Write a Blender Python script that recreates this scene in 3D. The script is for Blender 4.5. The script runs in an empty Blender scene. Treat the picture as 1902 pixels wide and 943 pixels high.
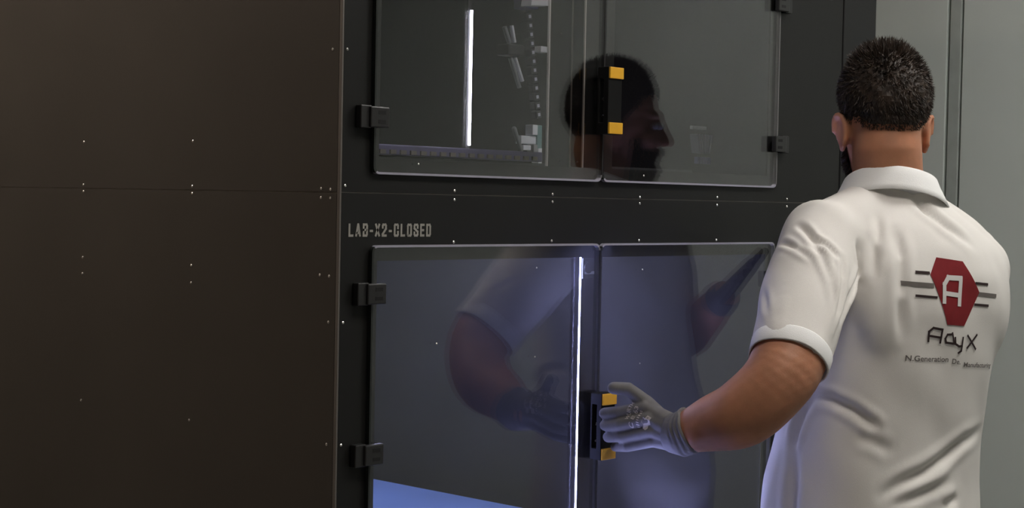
import bpy, bmesh, math, random
from mathutils import Vector, Matrix, noise
from mathutils.bvhtree import BVHTree

random.seed(7)
SC = bpy.context.scene
COL = SC.collection
R = math.radians
PI = math.pi

# ------------------------------------------------------------------ camera
# World frame: X runs along the front of the machine, Y goes into it, Z is up,
# the machine's near front corner stands at the origin.
cam_data = bpy.data.cameras.new('camera')
cam_data.sensor_width = 36.0
cam_data.lens = 3048.0 / 1902.0 * 36.0
cam_data.clip_start = 0.05
cam = bpy.data.objects.new('camera', cam_data)
COL.objects.link(cam)
SC.camera = cam
yaw, pitch, roll = R(43.2), R(-1.83), R(1.13)
fwd = Vector((math.cos(yaw) * math.cos(pitch), math.sin(yaw) * math.cos(pitch), math.sin(pitch)))
rgt = Vector((math.sin(yaw), -math.cos(yaw), 0))
upv = rgt.cross(fwd)
r2 = rgt * math.cos(roll) + upv * math.sin(roll)
u2 = -rgt * math.sin(roll) + upv * math.cos(roll)
M4 = Matrix(((r2.x, u2.x, -fwd.x, -1.63), (r2.y, u2.y, -fwd.y, -1.89), (r2.z, u2.z, -fwd.z, 1.5), (0, 0, 0, 1)))
cam.matrix_world = M4

# ------------------------------------------------------------------ world, exposure
world = bpy.data.worlds.new('world')
SC.world = world
world.use_nodes = True
world.node_tree.nodes['Background'].inputs[0].default_value = (0.5, 0.5, 0.5, 1)
world.node_tree.nodes['Background'].inputs[1].default_value = 0.05
SC.view_settings.view_transform = 'Standard'
SC.view_settings.look = 'None'
SC.view_settings.exposure = 1.0
SC.view_settings.gamma = 1.0
SC.view_settings.use_curve_mapping = False

# ceiling lamps: (x, y, size x, size y, strength, colour)
LAMPS = [(0.20, -1.25, 0.60, 0.60, 8.0, (1.0, 0.92, 0.84), 'square white ceiling lamp above the camera side of the machine front'),
         (1.45, -1.15, 0.60, 0.60, 10.5, (1.0, 0.98, 0.94), 'square white ceiling lamp above and behind the man'),
         (-1.00, 1.10, 0.60, 0.60, 9.0, (1.0, 0.88, 0.77), 'square warm ceiling lamp in the far corner beside the machine')]
LED = (0.42, 0.46, 1.0)          # lavender white of the strips inside the machine
LED_DOOR, LED_DEEP, LED_BED, FILL_SILL = 45.0, 14.0, 40.0, 850.0


# ------------------------------------------------------------------ materials
def mat(name, col, rough=0.5, metal=0.0, spec=0.5, bump=0.0, bscale=80.0, var=0.0, vscale=4.0, emit=None, es=0.0, coat=0.0):
    m = bpy.data.materials.new(name)
    m.use_nodes = True
    nt = m.node_tree
    b = nt.nodes['Principled BSDF']
    b.inputs['Base Color'].default_value = (*col, 1)
    b.inputs['Roughness'].default_value = rough
    b.inputs['Metallic'].default_value = metal
    b.inputs['Specular IOR Level'].default_value = spec
    b.inputs['Coat Weight'].default_value = coat
    tc = nt.nodes.new('ShaderNodeTexCoord')
    if var > 0:
        n = nt.nodes.new('ShaderNodeTexNoise')
        n.inputs['Scale'].default_value = vscale
        n.inputs['Detail'].default_value = 5
        nt.links.new(tc.outputs['Object'], n.inputs['Vector'])
        r = nt.nodes.new('ShaderNodeValToRGB')
        r.color_ramp.elements[0].position = 0.3
        r.color_ramp.elements[1].position = 0.7
        r.color_ramp.elements[0].color = (*[max(0, c * (1 - var)) for c in col], 1)
        r.color_ramp.elements[1].color = (*[min(1, c * (1 + var)) for c in col], 1)
        nt.links.new(n.outputs['Fac'], r.inputs['Fac'])
        nt.links.new(r.outputs['Color'], b.inputs['Base Color'])
    if bump > 0:
        n2 = nt.nodes.new('ShaderNodeTexNoise')
        n2.inputs['Scale'].default_value = bscale
        n2.inputs['Detail'].default_value = 3
        nt.links.new(tc.outputs['Object'], n2.inputs['Vector'])
        bp = nt.nodes.new('ShaderNodeBump')
        bp.inputs['Strength'].default_value = bump
        bp.inputs['Distance'].default_value = 0.004
        nt.links.new(n2.outputs['Fac'], bp.inputs['Height'])
        nt.links.new(bp.outputs['Normal'], b.inputs['Normal'])
    if emit:
        b.inputs['Emission Color'].default_value = (*emit, 1)
        b.inputs['Emission Strength'].default_value = es
    return m


def glass_mat(name, tint, ior):
    m = bpy.data.materials.new(name)
    m.use_nodes = True
    nt = m.node_tree
    nt.nodes.clear()
    out = nt.nodes.new('ShaderNodeOutputMaterial')
    mix = nt.nodes.new('ShaderNodeMixShader')
    # Fresnel reflectance (Schlick), the same for both faces of the sheet
    ge = nt.nodes.new('ShaderNodeNewGeometry')
    dt = nt.nodes.new('ShaderNodeVectorMath')
    dt.operation = 'DOT_PRODUCT'
    nt.links.new(ge.outputs['Normal'], dt.inputs[0])
    nt.links.new(ge.outputs['Incoming'], dt.inputs[1])
    def mth(op, a, b=None):
        n = nt.nodes.new('ShaderNodeMath')
        n.operation = op
        for i, x in enumerate((a, b)):
            if x is None:
                continue
            if isinstance(x, (int, float)):
                n.inputs[i].default_value = x
            else:
                nt.links.new(x, n.inputs[i])
        return n.outputs[0]
    f0 = ((ior - 1) / (ior + 1)) ** 2
    pw = mth('POWER', mth('SUBTRACT', 1.0, mth('ABSOLUTE', dt.outputs['Value'])), 5.0)
    fac = mth('ADD', mth('MULTIPLY', pw, 1 - f0), f0)
    tr = nt.nodes.new('ShaderNodeBsdfTransparent')
    tr.inputs['Color'].default_value = (*tint, 1)
    gl = nt.nodes.new('ShaderNodeBsdfGlossy')
    gl.inputs['Roughness'].default_value = 0.0
    gl.inputs['Color'].default_value = (1, 1, 1, 1)
    nt.links.new(fac, mix.inputs[0])
    nt.links.new(tr.outputs[0], mix.inputs[1])
    nt.links.new(gl.outputs[0], mix.inputs[2])
    nt.links.new(mix.outputs[0], out.inputs[0])
    return m


M = {}
M['wall'] = mat('painted_wall_grey', (0.74, 0.79, 0.75), 0.6, var=0.04, vscale=1.5, bump=0.02)
M['wall_warm'] = mat('painted_wall_warm', (0.42, 0.36, 0.30), 0.7, var=0.05, vscale=1.2)
M['ceil'] = mat('ceiling_white', (0.7, 0.7, 0.68), 0.8)
M['floor'] = mat('floor_grey_resin', (0.22, 0.22, 0.21), 0.4, var=0.1, vscale=3)
M['strip'] = mat('joint_strip_grey', (0.50, 0.54, 0.51), 0.5, var=0.06, vscale=20)
M['gap'] = mat('joint_gap_dark', (0.17, 0.18, 0.17), 0.8)
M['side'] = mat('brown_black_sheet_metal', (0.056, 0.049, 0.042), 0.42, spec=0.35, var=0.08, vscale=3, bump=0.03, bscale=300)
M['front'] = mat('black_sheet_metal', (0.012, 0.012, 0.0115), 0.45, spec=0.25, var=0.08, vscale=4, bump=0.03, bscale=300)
M['post'] = mat('black_post_metal', (0.014, 0.014, 0.014), 0.5, spec=0.25)
M['inner'] = mat('dark_grey_chamber_lining', (0.050, 0.050, 0.054), 0.6, spec=0.2, var=0.1, vscale=5)
M['inner_dark'] = mat('black_chamber_lining', (0.012, 0.012, 0.012), 0.6, spec=0.2)
M['alu'] = mat('brushed_aluminium', (0.42, 0.40, 0.38), 0.4, 0.8)
M['alu_dim'] = mat('dull_aluminium_edge', (0.16, 0.145, 0.13), 0.45, 0.3)
M['edge_pale'] = mat('pale_seal_edge', (0.40, 0.37, 0.33), 0.5)
M['edge_white'] = mat('white_seal_edge', (0.85, 0.84, 0.82), 0.5)
M['screw'] = mat('bright_screw_head', (0.75, 0.73, 0.70), 0.25, 0.9)
M['rim'] = mat('lit_acrylic_edge', (0.34, 0.33, 0.40), 0.3, spec=0.5)  # lavender edge light put into the colour of the clear acrylic
M['rim_dark'] = mat('shaded_acrylic_edge', (0.022, 0.026, 0.024), 0.35, spec=0.4)  # same acrylic edge, shade put into a darker colour
M['rim_right'] = mat('half_lit_acrylic_edge', (0.13, 0.13, 0.13), 0.35, spec=0.5)  # same acrylic edge, weaker light put into the colour
M['glass'] = glass_mat('clear_acrylic', (0.92, 0.92, 0.93), 1.72)
M['black_plastic'] = mat('black_plastic', (0.021, 0.021, 0.021), 0.4, spec=0.4, bump=0.02, bscale=400)
M['grip'] = mat('matt_black_grip', (0.007, 0.007, 0.007), 0.6, spec=0.12)
M['hole'] = mat('black_slot', (0.003, 0.003, 0.003), 0.8)
M['yellow'] = mat('yellow_plastic', (0.75, 0.40, 0.025), 0.4, var=0.05, vscale=40)
M['letter'] = mat('grey_print', (0.30, 0.29, 0.26), 0.5, var=0.15, vscale=60)
M['led'] = mat('lit_strip', (0.9, 0.9, 1.0), 0.4, emit=LED, es=LED_DOOR)
M['led_deep'] = mat('lit_strip_deep', (0.9, 0.9, 1.0), 0.4, emit=(0.85, 0.83, 1.0), es=LED_DEEP)
M['led_bed'] = mat('lit_strip_bed', (0.9, 0.9, 1.0), 0.4, emit=(0.60, 0.62, 1.0), es=LED_BED)
M['fill_sill'] = mat('added_sill_fill', (0.9, 0.9, 1.0), 0.4, emit=LED, es=FILL_SILL)  # glow of the added fill strip at the sill
M['bed'] = mat('pale_blue_build_plate', (0.25, 0.40, 0.72), 0.5, var=0.05, vscale=6)
M['white_part'] = mat('white_printed_part', (0.80, 0.84, 0.90), 0.5, var=0.08, vscale=30)
M['grey_part'] = mat('grey_machine_part', (0.28, 0.30, 0.31), 0.5, var=0.08, vscale=30)
M['teal_part'] = mat('teal_machine_part', (0.16, 0.30, 0.30), 0.5)
M['rail'] = mat('violet_lit_rail', (0.10, 0.09, 0.20), 0.45, 0.3, var=0.2, vscale=40)  # lavender light on the rail put into its base colour
M['fin'] = mat('dull_lavender_fin', (0.10, 0.10, 0.14), 0.5)
M['chain'] = mat('black_cable_chain', (0.015, 0.015, 0.018), 0.5)
M['chain_win'] = mat('pale_chain_window', (0.55, 0.55, 0.66), 0.5)
M['shirt'] = mat('white_pique_cotton', (0.74, 0.715, 0.68), 0.85, spec=0.15, bump=0.12, bscale=900)
M['collar'] = mat('white_rib_knit', (0.82, 0.82, 0.81), 0.85, spec=0.15, bump=0.15, bscale=700)
M['red'] = mat('dark_red_print', (0.19, 0.016, 0.020), 0.7, spec=0.2, var=0.06, vscale=80)
M['print_dark'] = mat('dark_print', (0.035, 0.022, 0.022), 0.7, spec=0.2)
M['print_grey'] = mat('grey_shirt_print', (0.15, 0.135, 0.125), 0.7, spec=0.2)
M['print_white'] = mat('white_shirt_print', (0.62, 0.60, 0.58), 0.7, spec=0.2)
M['skin'] = mat('tanned_skin', (0.44, 0.20, 0.115), 0.5, spec=0.35, var=0.12, vscale=25, bump=0.06, bscale=500)
M['skin'].node_tree.nodes['Principled BSDF'].inputs['Subsurface Weight'].default_value = 0.12
M['skin'].node_tree.nodes['Principled BSDF'].inputs['Subsurface Scale'].default_value = 0.02
M['hair'] = mat('dark_brown_hair', (0.022, 0.016, 0.012), 0.55, spec=0.35, var=0.35, vscale=60)
M['glove'] = mat('grey_knit_glove', (0.155, 0.15, 0.15), 0.8, spec=0.2, var=0.08, vscale=60, bump=0.15, bscale=900)
M['glove_dark'] = mat('black_glove_palm', (0.014, 0.014, 0.016), 0.6, spec=0.3)
M['glove_print'] = mat('pale_glove_print', (0.50, 0.46, 0.43), 0.7)
M['trouser'] = mat('dark_work_trousers', (0.03, 0.032, 0.04), 0.85, bump=0.1, bscale=500)
M['shoe'] = mat('black_shoe_leather', (0.015, 0.015, 0.015), 0.45)
M['eye'] = mat('eye_white', (0.7, 0.68, 0.65), 0.2)
M['lamp_frame'] = mat('white_lamp_frame', (0.8, 0.8, 0.8), 0.5)


rp = [n for n in M['hair'].node_tree.nodes if n.type == 'VALTORGB'][0].color_ramp
rp.elements[1].position = 0.85
rp.elements[1].color = (0.060, 0.038, 0.025, 1)


# ------------------------------------------------------------------ helpers
def box_bm(bm, x0, x1, y0, y1, z0, z1):
    vs = [bm.verts.new(p) for p in ((x0, y0, z0), (x1, y0, z0), (x1, y1, z0), (x0, y1, z0),
                                    (x0, y0, z1), (x1, y0, z1), (x1, y1, z1), (x0, y1, z1))]
    for f in ((3, 2, 1, 0), (4, 5, 6, 7), (0, 1, 5, 4), (1, 2, 6, 5), (2, 3, 7, 6), (3, 0, 4, 7)):
        bm.faces.new([vs[i] for i in f])


def link(name, me, material, parent=None, loc=None):
    o = bpy.data.objects.new(name, me)
    COL.objects.link(o)
    if material is not None and not me.materials:
        me.materials.append(material)
    if parent:
        o.parent = parent
    if loc is not None:
        o.location = loc
    return o


def finish(bm, name, material, parent=None, bevel=0.0, smooth=False, origin=None, seg=2):
    bmesh.ops.recalc_face_normals(bm, faces=bm.faces[:])
    if bevel > 0:
        bmesh.ops.bevel(bm, geom=bm.edges[:], offset=bevel, segments=seg, affect='EDGES', profile=0.5)
    me = bpy.data.meshes.new(name)
    bm.to_mesh(me)
    bm.free()
    if smooth:
        for p in me.polygons:
            p.use_smooth = True
    return link(name, me, material, parent)


def box(name, b, material, parent=None, bevel=0.0):
    bm = bmesh.new()
    box_bm(bm, *b)
    return finish(bm, name, material, parent, bevel)


def empty(name, loc=(0, 0, 0), parent=None):
    o = bpy.data.objects.new(name, None)
    COL.objects.link(o)
    o.empty_display_size = 0.1
    if parent:
        o.parent = parent
    o.location = loc
    return o


def tag(o, label=None, cat=None, group=None, kind=None):
    if label:
        o['label'] = label
    if cat:
        o['category'] = cat
    if group:
        o['group'] = group
    if kind:
        o['kind'] = kind
    return o


def prism(name, outline, y0, y1, material, parent=None, bevel=0.0):
    """outline of (x, z) points extruded along Y from y0 to y1"""
    bm = bmesh.new()
    a = [bm.verts.new((x, y0, z)) for x, z in outline]
    b = [bm.verts.new((x, y1, z)) for x, z in outline]
    bm.faces.new(a)
    bm.faces.new(b[::-1])
    n = len(a)
    for i in range(n):
        bm.faces.new((a[i], b[i], b[(i + 1) % n], a[(i + 1) % n]))
    return finish(bm, name, material, parent, bevel)


def frame_plate(name, o, h, y0, y1, material, parent=None):
    """a plate with a rectangular opening: o and h are (x0, x1, z0, z1)"""
    bm = bmesh.new()
    def ring(r, y):
        return [bm.verts.new(p) for p in ((r[0], y, r[2]), (r[1], y, r[2]), (r[1], y, r[3]), (r[0], y, r[3]))]
    of, hf, ob, hb = ring(o, y0), ring(h, y0), ring(o, y1), ring(h, y1)
    for i in range(4):
        j = (i + 1) % 4
        bm.faces.new((of[i], of[j], hf[j], hf[i]))
        bm.faces.new((ob[j], ob[i], hb[i], hb[j]))
        bm.faces.new((of[j], of[i], ob[i], ob[j]))
        bm.faces.new((hf[i], hf[j], hb[j], hb[i]))
    return finish(bm, name, material, parent)


def rounded_rect(x0, x1, z0, z1, r, n=5):
    pts = []
    for cx, cz, a0 in ((x1 - r, z0 + r, -90), (x1 - r, z1 - r, 0), (x0 + r, z1 - r, 90), (x0 + r, z0 + r, 180)):
        for k in range(n + 1):
            a = R(a0 + 90 * k / n)
            pts.append((cx + r * math.cos(a), cz + r * math.sin(a)))
    return pts


def rim_frame(name, outer, inner, y0, y1, materials, parent, free_right):
    """polished edge of a door sheet, left open along the meeting edge; materials: (horizontal, left, right)"""
    bm = bmesh.new()
    n = len(outer)
    A = [bm.verts.new((x, y0, z)) for x, z in outer]
    B = [bm.verts.new((x, y0, z)) for x, z in inner]
    C = [bm.verts.new((x, y1, z)) for x, z in outer]
    D = [bm.verts.new((x, y1, z)) for x, z in inner]
    xs = [x for x, z in outer]
    lo, hi = min(xs), max(xs)
    for i in range(n):
        j = (i + 1) % n
        mx = (outer[i][0] + outer[j][0]) / 2
        vert = abs(outer[i][0] - outer[j][0]) < 1e-6
        if vert and ((mx > hi - 1e-4) if free_right else (mx < lo + 1e-4)):
            continue
        mi = 0
        if abs(outer[i][0] - outer[j][0]) < abs(outer[i][1] - outer[j][1]):
            mi = 1 if mx < (lo + hi) / 2 else 2
        for q in ((A[i], A[j], B[j], B[i]), (C[j], C[i], D[i], D[j]), (A[j], A[i], C[i], C[j]), (B[i], B[j], D[j], D[i])):
            bm.faces.new(q).material_index = mi
    bmesh.ops.recalc_face_normals(bm, faces=bm.faces[:])
    me = bpy.data.meshes.new(name)
    bm.to_mesh(me)
    bm.free()
    for m_ in materials:
        me.materials.append(m_)
    return link(name, me, None, parent)


def add_tube(bm, pts, rad, n=16, cap=True):
    """tapered tube along pts with rounded ends; rad: number or (a, b) with side vector from sidev"""
    P = [Vector(p) for p in pts]
    rr = list(rad)
    # densify ends with hemispheres
    def ring(c, t, ra, rb, side):
        t = t.normalized()
        s = (side - t * side.dot(t)).normalized()
        w = t.cross(s)
        return [bm.verts.new(c + s * (ra * math.cos(2 * PI * k / n)) + w * (rb * math.sin(2 * PI * k / n))) for k in range(n)]
    rings = []
    side = Vector((0.31, 0.17, 0.93))
    for i, p in enumerate(P):
        if i == 0:
            t = P[1] - P[0]
        elif i == len(P) - 1:
            t = P[-1] - P[-2]
        else:
            t = (P[i + 1] - P[i]).normalized() + (P[i] - P[i - 1]).normalized()
        r = rr[i]
        ra, rb, sd = (r, r, side) if not isinstance(r, tuple) else (r[0], r[1], Vector(r[2]))
        if i == 0 and cap:
            for a in (75, 50, 25):
                rings.append(ring(p - t.normalized() * (min(ra, rb) * math.sin(R(a))), t, ra * math.cos(R(a)), rb * math.cos(R(a)), sd))
        rings.append(ring(p, t, ra, rb, sd))
        if i == len(P) - 1 and cap:
            for a in (25, 50, 75):
                rings.append(ring(p + t.normalized() * (min(ra, rb) * math.sin(R(a))), t, ra * math.cos(R(a)), rb * math.cos(R(a)), sd))
    for a, b in zip(rings[:-1], rings[1:]):
        for k in range(n):
            bm.faces.new((a[k], a[(k + 1) % n], b[(k + 1) % n], b[k]))
    bm.faces.new(rings[0][::-1])
    bm.faces.new(rings[-1])


def add_ell(bm, c, r, rot=None, n=20, m=12):
    mt = Matrix.Translation(Vector(c))
    if rot:
        mt = mt @ rot
    mt = mt @ Matrix.Diagonal((r[0], r[1], r[2], 1))
    bmesh.ops.create_uvsphere(bm, u_segments=n, v_segments=m, radius=1.0, matrix=mt)


def remesh(bm, voxel, smooth=4, factor=0.5):
    """fuse overlapping closed shapes into one continuous skin"""
    bmesh.ops.recalc_face_normals(bm, faces=bm.faces[:])
    me = bpy.data.meshes.new('tmp')
    bm.to_mesh(me)
    bm.free()
    o = bpy.data.objects.new('tmp', me)
    COL.objects.link(o)
    md = o.modifiers.new('r', 'REMESH')
    md.mode = 'VOXEL'
    md.voxel_size = voxel
    md.use_smooth_shade = True
    if smooth:
        s = o.modifiers.new('s', 'SMOOTH')
        s.iterations = smooth
        s.factor = factor
    dg = bpy.context.evaluated_depsgraph_get()
    dg.update()
    out = bpy.data.meshes.new_from_object(o.evaluated_get(dg))
    bpy.data.objects.remove(o)
    bpy.data.meshes.remove(me)
    for p in out.polygons:
        p.use_smooth = True
    return out


def text_bm(body, size, sx=1.0, offset=0.0, spacing=1.0):
    cu = bpy.data.curves.new('txt', 'FONT')
    cu.body = body
    cu.size = size
    cu.offset = offset
    cu.space_character = spacing
    cu.resolution_u = 3
    o = bpy.data.objects.new('txt', cu)
    COL.objects.link(o)
    dg = bpy.context.evaluated_depsgraph_get()
    dg.update()
    me = bpy.data.meshes.new_from_object(o.evaluated_get(dg))
    bpy.data.objects.remove(o)
    bm = bmesh.new()
    bm.from_mesh(me)
    bpy.data.meshes.remove(me)
    for v in bm.verts:
        v.co.x *= sx
    return bm


def bounds(bm):
    xs = [v.co.x for v in bm.verts]
    ys = [v.co.y for v in bm.verts]
    return min(xs), max(xs), min(ys), max(ys)


# ================================================================== the room
def structure(o):
    o['kind'] = 'structure'
    return o


X0, X1, Y0, Y1, ZC = -3.6, 2.7, -4.2, 1.9, 3.0
structure(box('floor', (X0, X1, Y0, Y1, -0.06, 0), M['floor']))
structure(box('ceiling', (X0, X1, Y0, Y1, ZC, ZC + 0.06), M['ceil']))
structure(box('wall_back', (X0, X1, Y1, Y1 + 0.08, 0, ZC), M['wall_warm']))
structure(box('wall_left', (X0 - 0.08, X0, Y0, Y1, 0, ZC), M['wall_warm']))
structure(box('wall_front', (X0, X1, Y0 - 0.08, Y0, 0, ZC), M['wall']))
wr = structure(box('wall_right', (X1 + 0.02, X1 + 0.1, Y0, Y1, 0, ZC), M['gap']))
# wall panels with a cover strip between them
ys = [Y0, -3.1, -1.9, -0.74, 0.405, 0.475, Y1]
for a, b in ((Y0, -3.1), (-3.096, -1.92), (-1.916, -0.745), (-0.741, 0.415), (0.466, Y1)):
    box('wall_panel', (X1, X1 + 0.02, a, b, 0.0, ZC), M['wall'], wr, 0.002)
box('joint_strip', (X1 + 0.001, X1 + 0.02, 0.422, 0.458, 0.0, ZC), M['strip'], wr, 0.003)

# ================================================================== the machine
ZT, DEP, UR = 2.30, 1.50, 1.526
mach = empty('printer_enclosure')
tag(mach, 'large dark metal printer enclosure with clear double doors and grey LAB-X2-CLOSED lettering', 'machine')

# side
box('side_panel', (-0.001, 0.003, 0.006, DEP, 1.5095, ZT), M['side'], mach)
box('side_panel', (-0.001, 0.003, 0.006, DEP, 0.08, 1.5070), M['side'], mach)
box('seam_highlight', (0.0005, 0.004, 0.006, DEP, 1.505, 1.511), M['alu_dim'], mach)  # paler strip imitates the highlight along the bent panel edges
box('corner_profile', (-0.0012, 0.0022, -0.0014, 0.0052, 0.08, ZT), M['alu_dim'], mach, 0.0006)
# front
o = frame_plate('front_panel', (0.0035, 1.394, 1.5100, ZT), (0.078, 1.128, 1.562, 2.22), 0.0, 0.004, M['front'], mach)
o = frame_plate('front_panel', (0.0035, 1.394, 0.08, 1.5082), (0.078, 1.128, 0.42, 1.404), 0.0, 0.004, M['front'], mach)
box('seam_highlight', (0.0035, 1.394, 0.0012, 0.006, 1.506, 1.512), M['alu_dim'], mach)  # edge highlight of the front seam, put in as a paler strip
box('corner_post', (1.3965, UR, -0.002, 0.06, 0.08, ZT), M['post'], mach, 0.002)
# shell
box('plinth', (0.03, UR - 0.03, 0.03, DEP - 0.03, 0.0, 0.08), M['post'], mach)
box('right_panel', (UR - 0.004, UR, 0.06, DEP, 0.08, ZT), M['front'], mach)
box('back_panel', (0.003, UR - 0.004, DEP - 0.004, DEP, 0.08, ZT), M['front'], mach)
box('top_panel', (0.0, UR, 0.0, DEP, ZT, ZT + 0.004), M['front'], mach)
# chamber lining
box('chamber_wall', (0.030, 0.034, 0.006, 1.46, 0.30, 2.26), M['inner'], mach)
box('chamber_wall', (1.36, 1.364, 0.006, 1.46, 0.30, 2.26), M['inner'], mach)
box('chamber_wall', (0.034, 1.36, 1.456, 1.46, 0.30, 2.26), M['inner'], mach)
box('chamber_floor', (0.034, 1.36, 0.006, 1.456, 0.30, 0.31), M['inner_dark'], mach)
box('chamber_divider', (0.034, 1.36, 0.006, 1.456, 1.455, 1.525), M['inner_dark'], mach)
box('chamber_roof', (0.034, 1.36, 0.006, 1.456, 2.255, 2.262), M['inner_dark'], mach)

# centre post behind the doors
box('centre_post', (0.5665, 0.646, 0.005, 0.092, 1.526, 2.255), M['front'], mach)
box('post_edge', (0.5640, 0.5665, 0.0045, 0.0075, 1.560, 2.255), M['edge_pale'], mach)
box('post_edge', (0.5640, 0.5665, 0.0340, 0.0360, 1.560, 2.255), M['alu_dim'], mach)
box('post_edge', (0.5630, 0.5665, 0.0885, 0.0925, 1.560, 2.255), M['edge_white'], mach)
box('post_foot', (0.553, 0.5665, 0.0045, 0.0075, 1.5595, 1.5615), M['alu'], mach)
box('centre_post', (0.5690, 0.626, 0.006, 0.030, 0.311, 1.454), M['front'], mach)
box('light_strip', (0.5665, 0.5685, 0.0062, 0.0078, 0.43, 1.4050), M['led'], mach)

# lettering
GLY = {'L': ([[(0, 1), (0, 0), (0.8, 0)]], 0.80), 'A': ([[(0, 0), (0.42, 1), (0.50, 1), (0.92, 0)], [(0.2, 0.24), (0.72, 0.24)]], 0.92),
       'B': ([[(0, 0), (0, 1), (0.75, 1), (0.85, 0.88), (0.85, 0.62), (0.72, 0.52), (0.85, 0.42), (0.85, 0.12), (0.75, 0), (0, 0)], [(0, 0.52), (0.72, 0.52)]], 0.85),
       '-': ([[(0, 0.42), (0.45, 0.42)]], 0.45), 'X': ([[(0, 0), (0.85, 1)], [(0, 1), (0.85, 0)]], 0.85),
       '2': ([[(0, 0.72), (0, 0.9), (0.12, 1), (0.70, 1), (0.82, 0.9), (0.82, 0.62), (0, 0.12), (0, 0), (0.85, 0)]], 0.85),
       'C': ([[(0.85, 0.68), (0.85, 0.9), (0.73, 1), (0.12, 1), (0, 0.9), (0, 0.1), (0.12, 0), (0.73, 0), (0.85, 0.1), (0.85, 0.34)]], 0.85),
       'O': ([[(0.12, 0), (0, 0.1), (0, 0.9), (0.12, 1), (0.73, 1), (0.85, 0.9), (0.85, 0.1), (0.73, 0), (0.12, 0)]], 0.85),
       'S': ([[(0.85, 0.72), (0.85, 0.9), (0.73, 1), (0.12, 1), (0, 0.9), (0, 0.66), (0.85, 0.36), (0.85, 0.1), (0.73, 0), (0.12, 0), (0, 0.1), (0, 0.28)]], 0.85),
       'E': ([[(0.75, 1), (0, 1), (0, 0), (0.75, 0)], [(0, 0.5), (0.65, 0.5)]], 0.75),
       'D': ([[(0, 0), (0, 1), (0.70, 1), (0.85, 0.86), (0.85, 0.14), (0.70, 0), (0, 0)]], 0.85)}


def stroke(pts, w):
    """a flat bent line of width w as a set of quads"""
    out = []
    for (x0, z0), (x1, z1) in zip(pts[:-1], pts[1:]):
        dx, dz = x1 - x0, z1 - z0
        l = math.hypot(dx, dz)
        dx, dz = dx / l, dz / l
        nx, nz = -dz * w / 2, dx * w / 2
        e = w * 0.42
        out.append([(x0 - dx * e + nx, z0 - dz * e + nz), (x0 - dx * e - nx, z0 - dz * e - nz), (x1 + dx * e - nx, z1 + dz * e - nz), (x1 + dx * e + nx, z1 + dz * e + nz)])
    return out


word = 'LAB-X2-CLOSED'
LW, LH, SW = 0.0118, 0.0205, 0.0036
tot = sum(GLY[c][1] for c in word)
gap = (0.174 - SW * len(word) - tot * (LW - SW)) / (len(word) - 1)
bm = bmesh.new()
px = 0.018
for ci, c in enumerate(word):
    polys, wd = GLY[c]
    for pl in polys:
        for qi, q in enumerate(stroke([(px + SW / 2 + x * (LW - SW), 1.4415 + SW / 2 + z * (LH - SW)) for x, z in pl], SW)):
            yy = -0.0006 - 0.00002 * ((qi + ci) % 3)
            bm.faces.new([bm.verts.new((x, yy, z)) for x, z in q])
    px += SW + wd * (LW - SW) + gap
ex = bmesh.ops.extrude_face_region(bm, geom=bm.faces[:])
for v in [g for g in ex['geom'] if isinstance(g, bmesh.types.BMVert)]:
    v.co.y = -0.0001
finish(bm, 'lettering', M['letter'], mach)

# screws: one mesh, many objects
def screw_mesh(name):
    bm = bmesh.new()
    n = 10
    prof = ((0.0026, 0.0), (0.0024, 0.0009), (0.0014, 0.0016))
    rings = [[bm.verts.new((r * math.cos(2 * PI * k / n), -h, r * math.sin(2 * PI * k / n))) for k in range(n)] for r, h in prof]
    for a, b in zip(rings[:-1], rings[1:]):
        for k in range(n):
            bm.faces.new((a[k], a[(k + 1) % n], b[(k + 1) % n], b[k]))
    bm.faces.new(rings[-1])
    bmesh.ops.recalc_face_normals(bm, faces=bm.faces[:])
    me = bpy.data.meshes.new(name)
    bm.to_mesh(me)
    bm.free()
    me.materials.append(M['screw'])
    return me


SCREW = screw_mesh('screw')
for v, zs in ((0.703, (1.592, 1.515, 1.503, 1.384, 1.355, 1.125, 0.86)), (0.373, (1.590, 1.515, 1.503, 1.383, 1.354, 1.124, 0.86)),
              (0.042, (1.514, 1.500, 1.382, 1.0)), (0.020, (1.725, 1.513, 1.500, 1.381, 1.311, 1.124, 1.9)),
              (1.03, (1.592, 1.515, 1.503, 1.384))):
    for z in zs:
        s = link('screw', SCREW, None, mach, (-0.001, v, z))
        s.rotation_euler = (0, 0, R(-90))
for u, zs in ((0.010, (1.725, 1.519, 1.311, 1.124)), (0.2435, (1.5155, 1.501, 1.4325)), (0.4815, (1.5140, 1.501, 1.4335)),
              (0.7215, (1.5125, 1.501, 1.4335)), (0.96, (1.516, 1.501, 1.4335)), (1.20, (1.516, 1.501))):
    for z in zs:
        link('screw', SCREW, None, mach, (u, 0.0, z))
for p in ((0.566, 0.06, 1.575), (0.566, 0.062, 1.80), (0.566, 0.018, 1.572)):
    s = link('screw', SCREW, None, mach, p)
    s.rotation_euler = (0, 0, R(-90))


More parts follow.
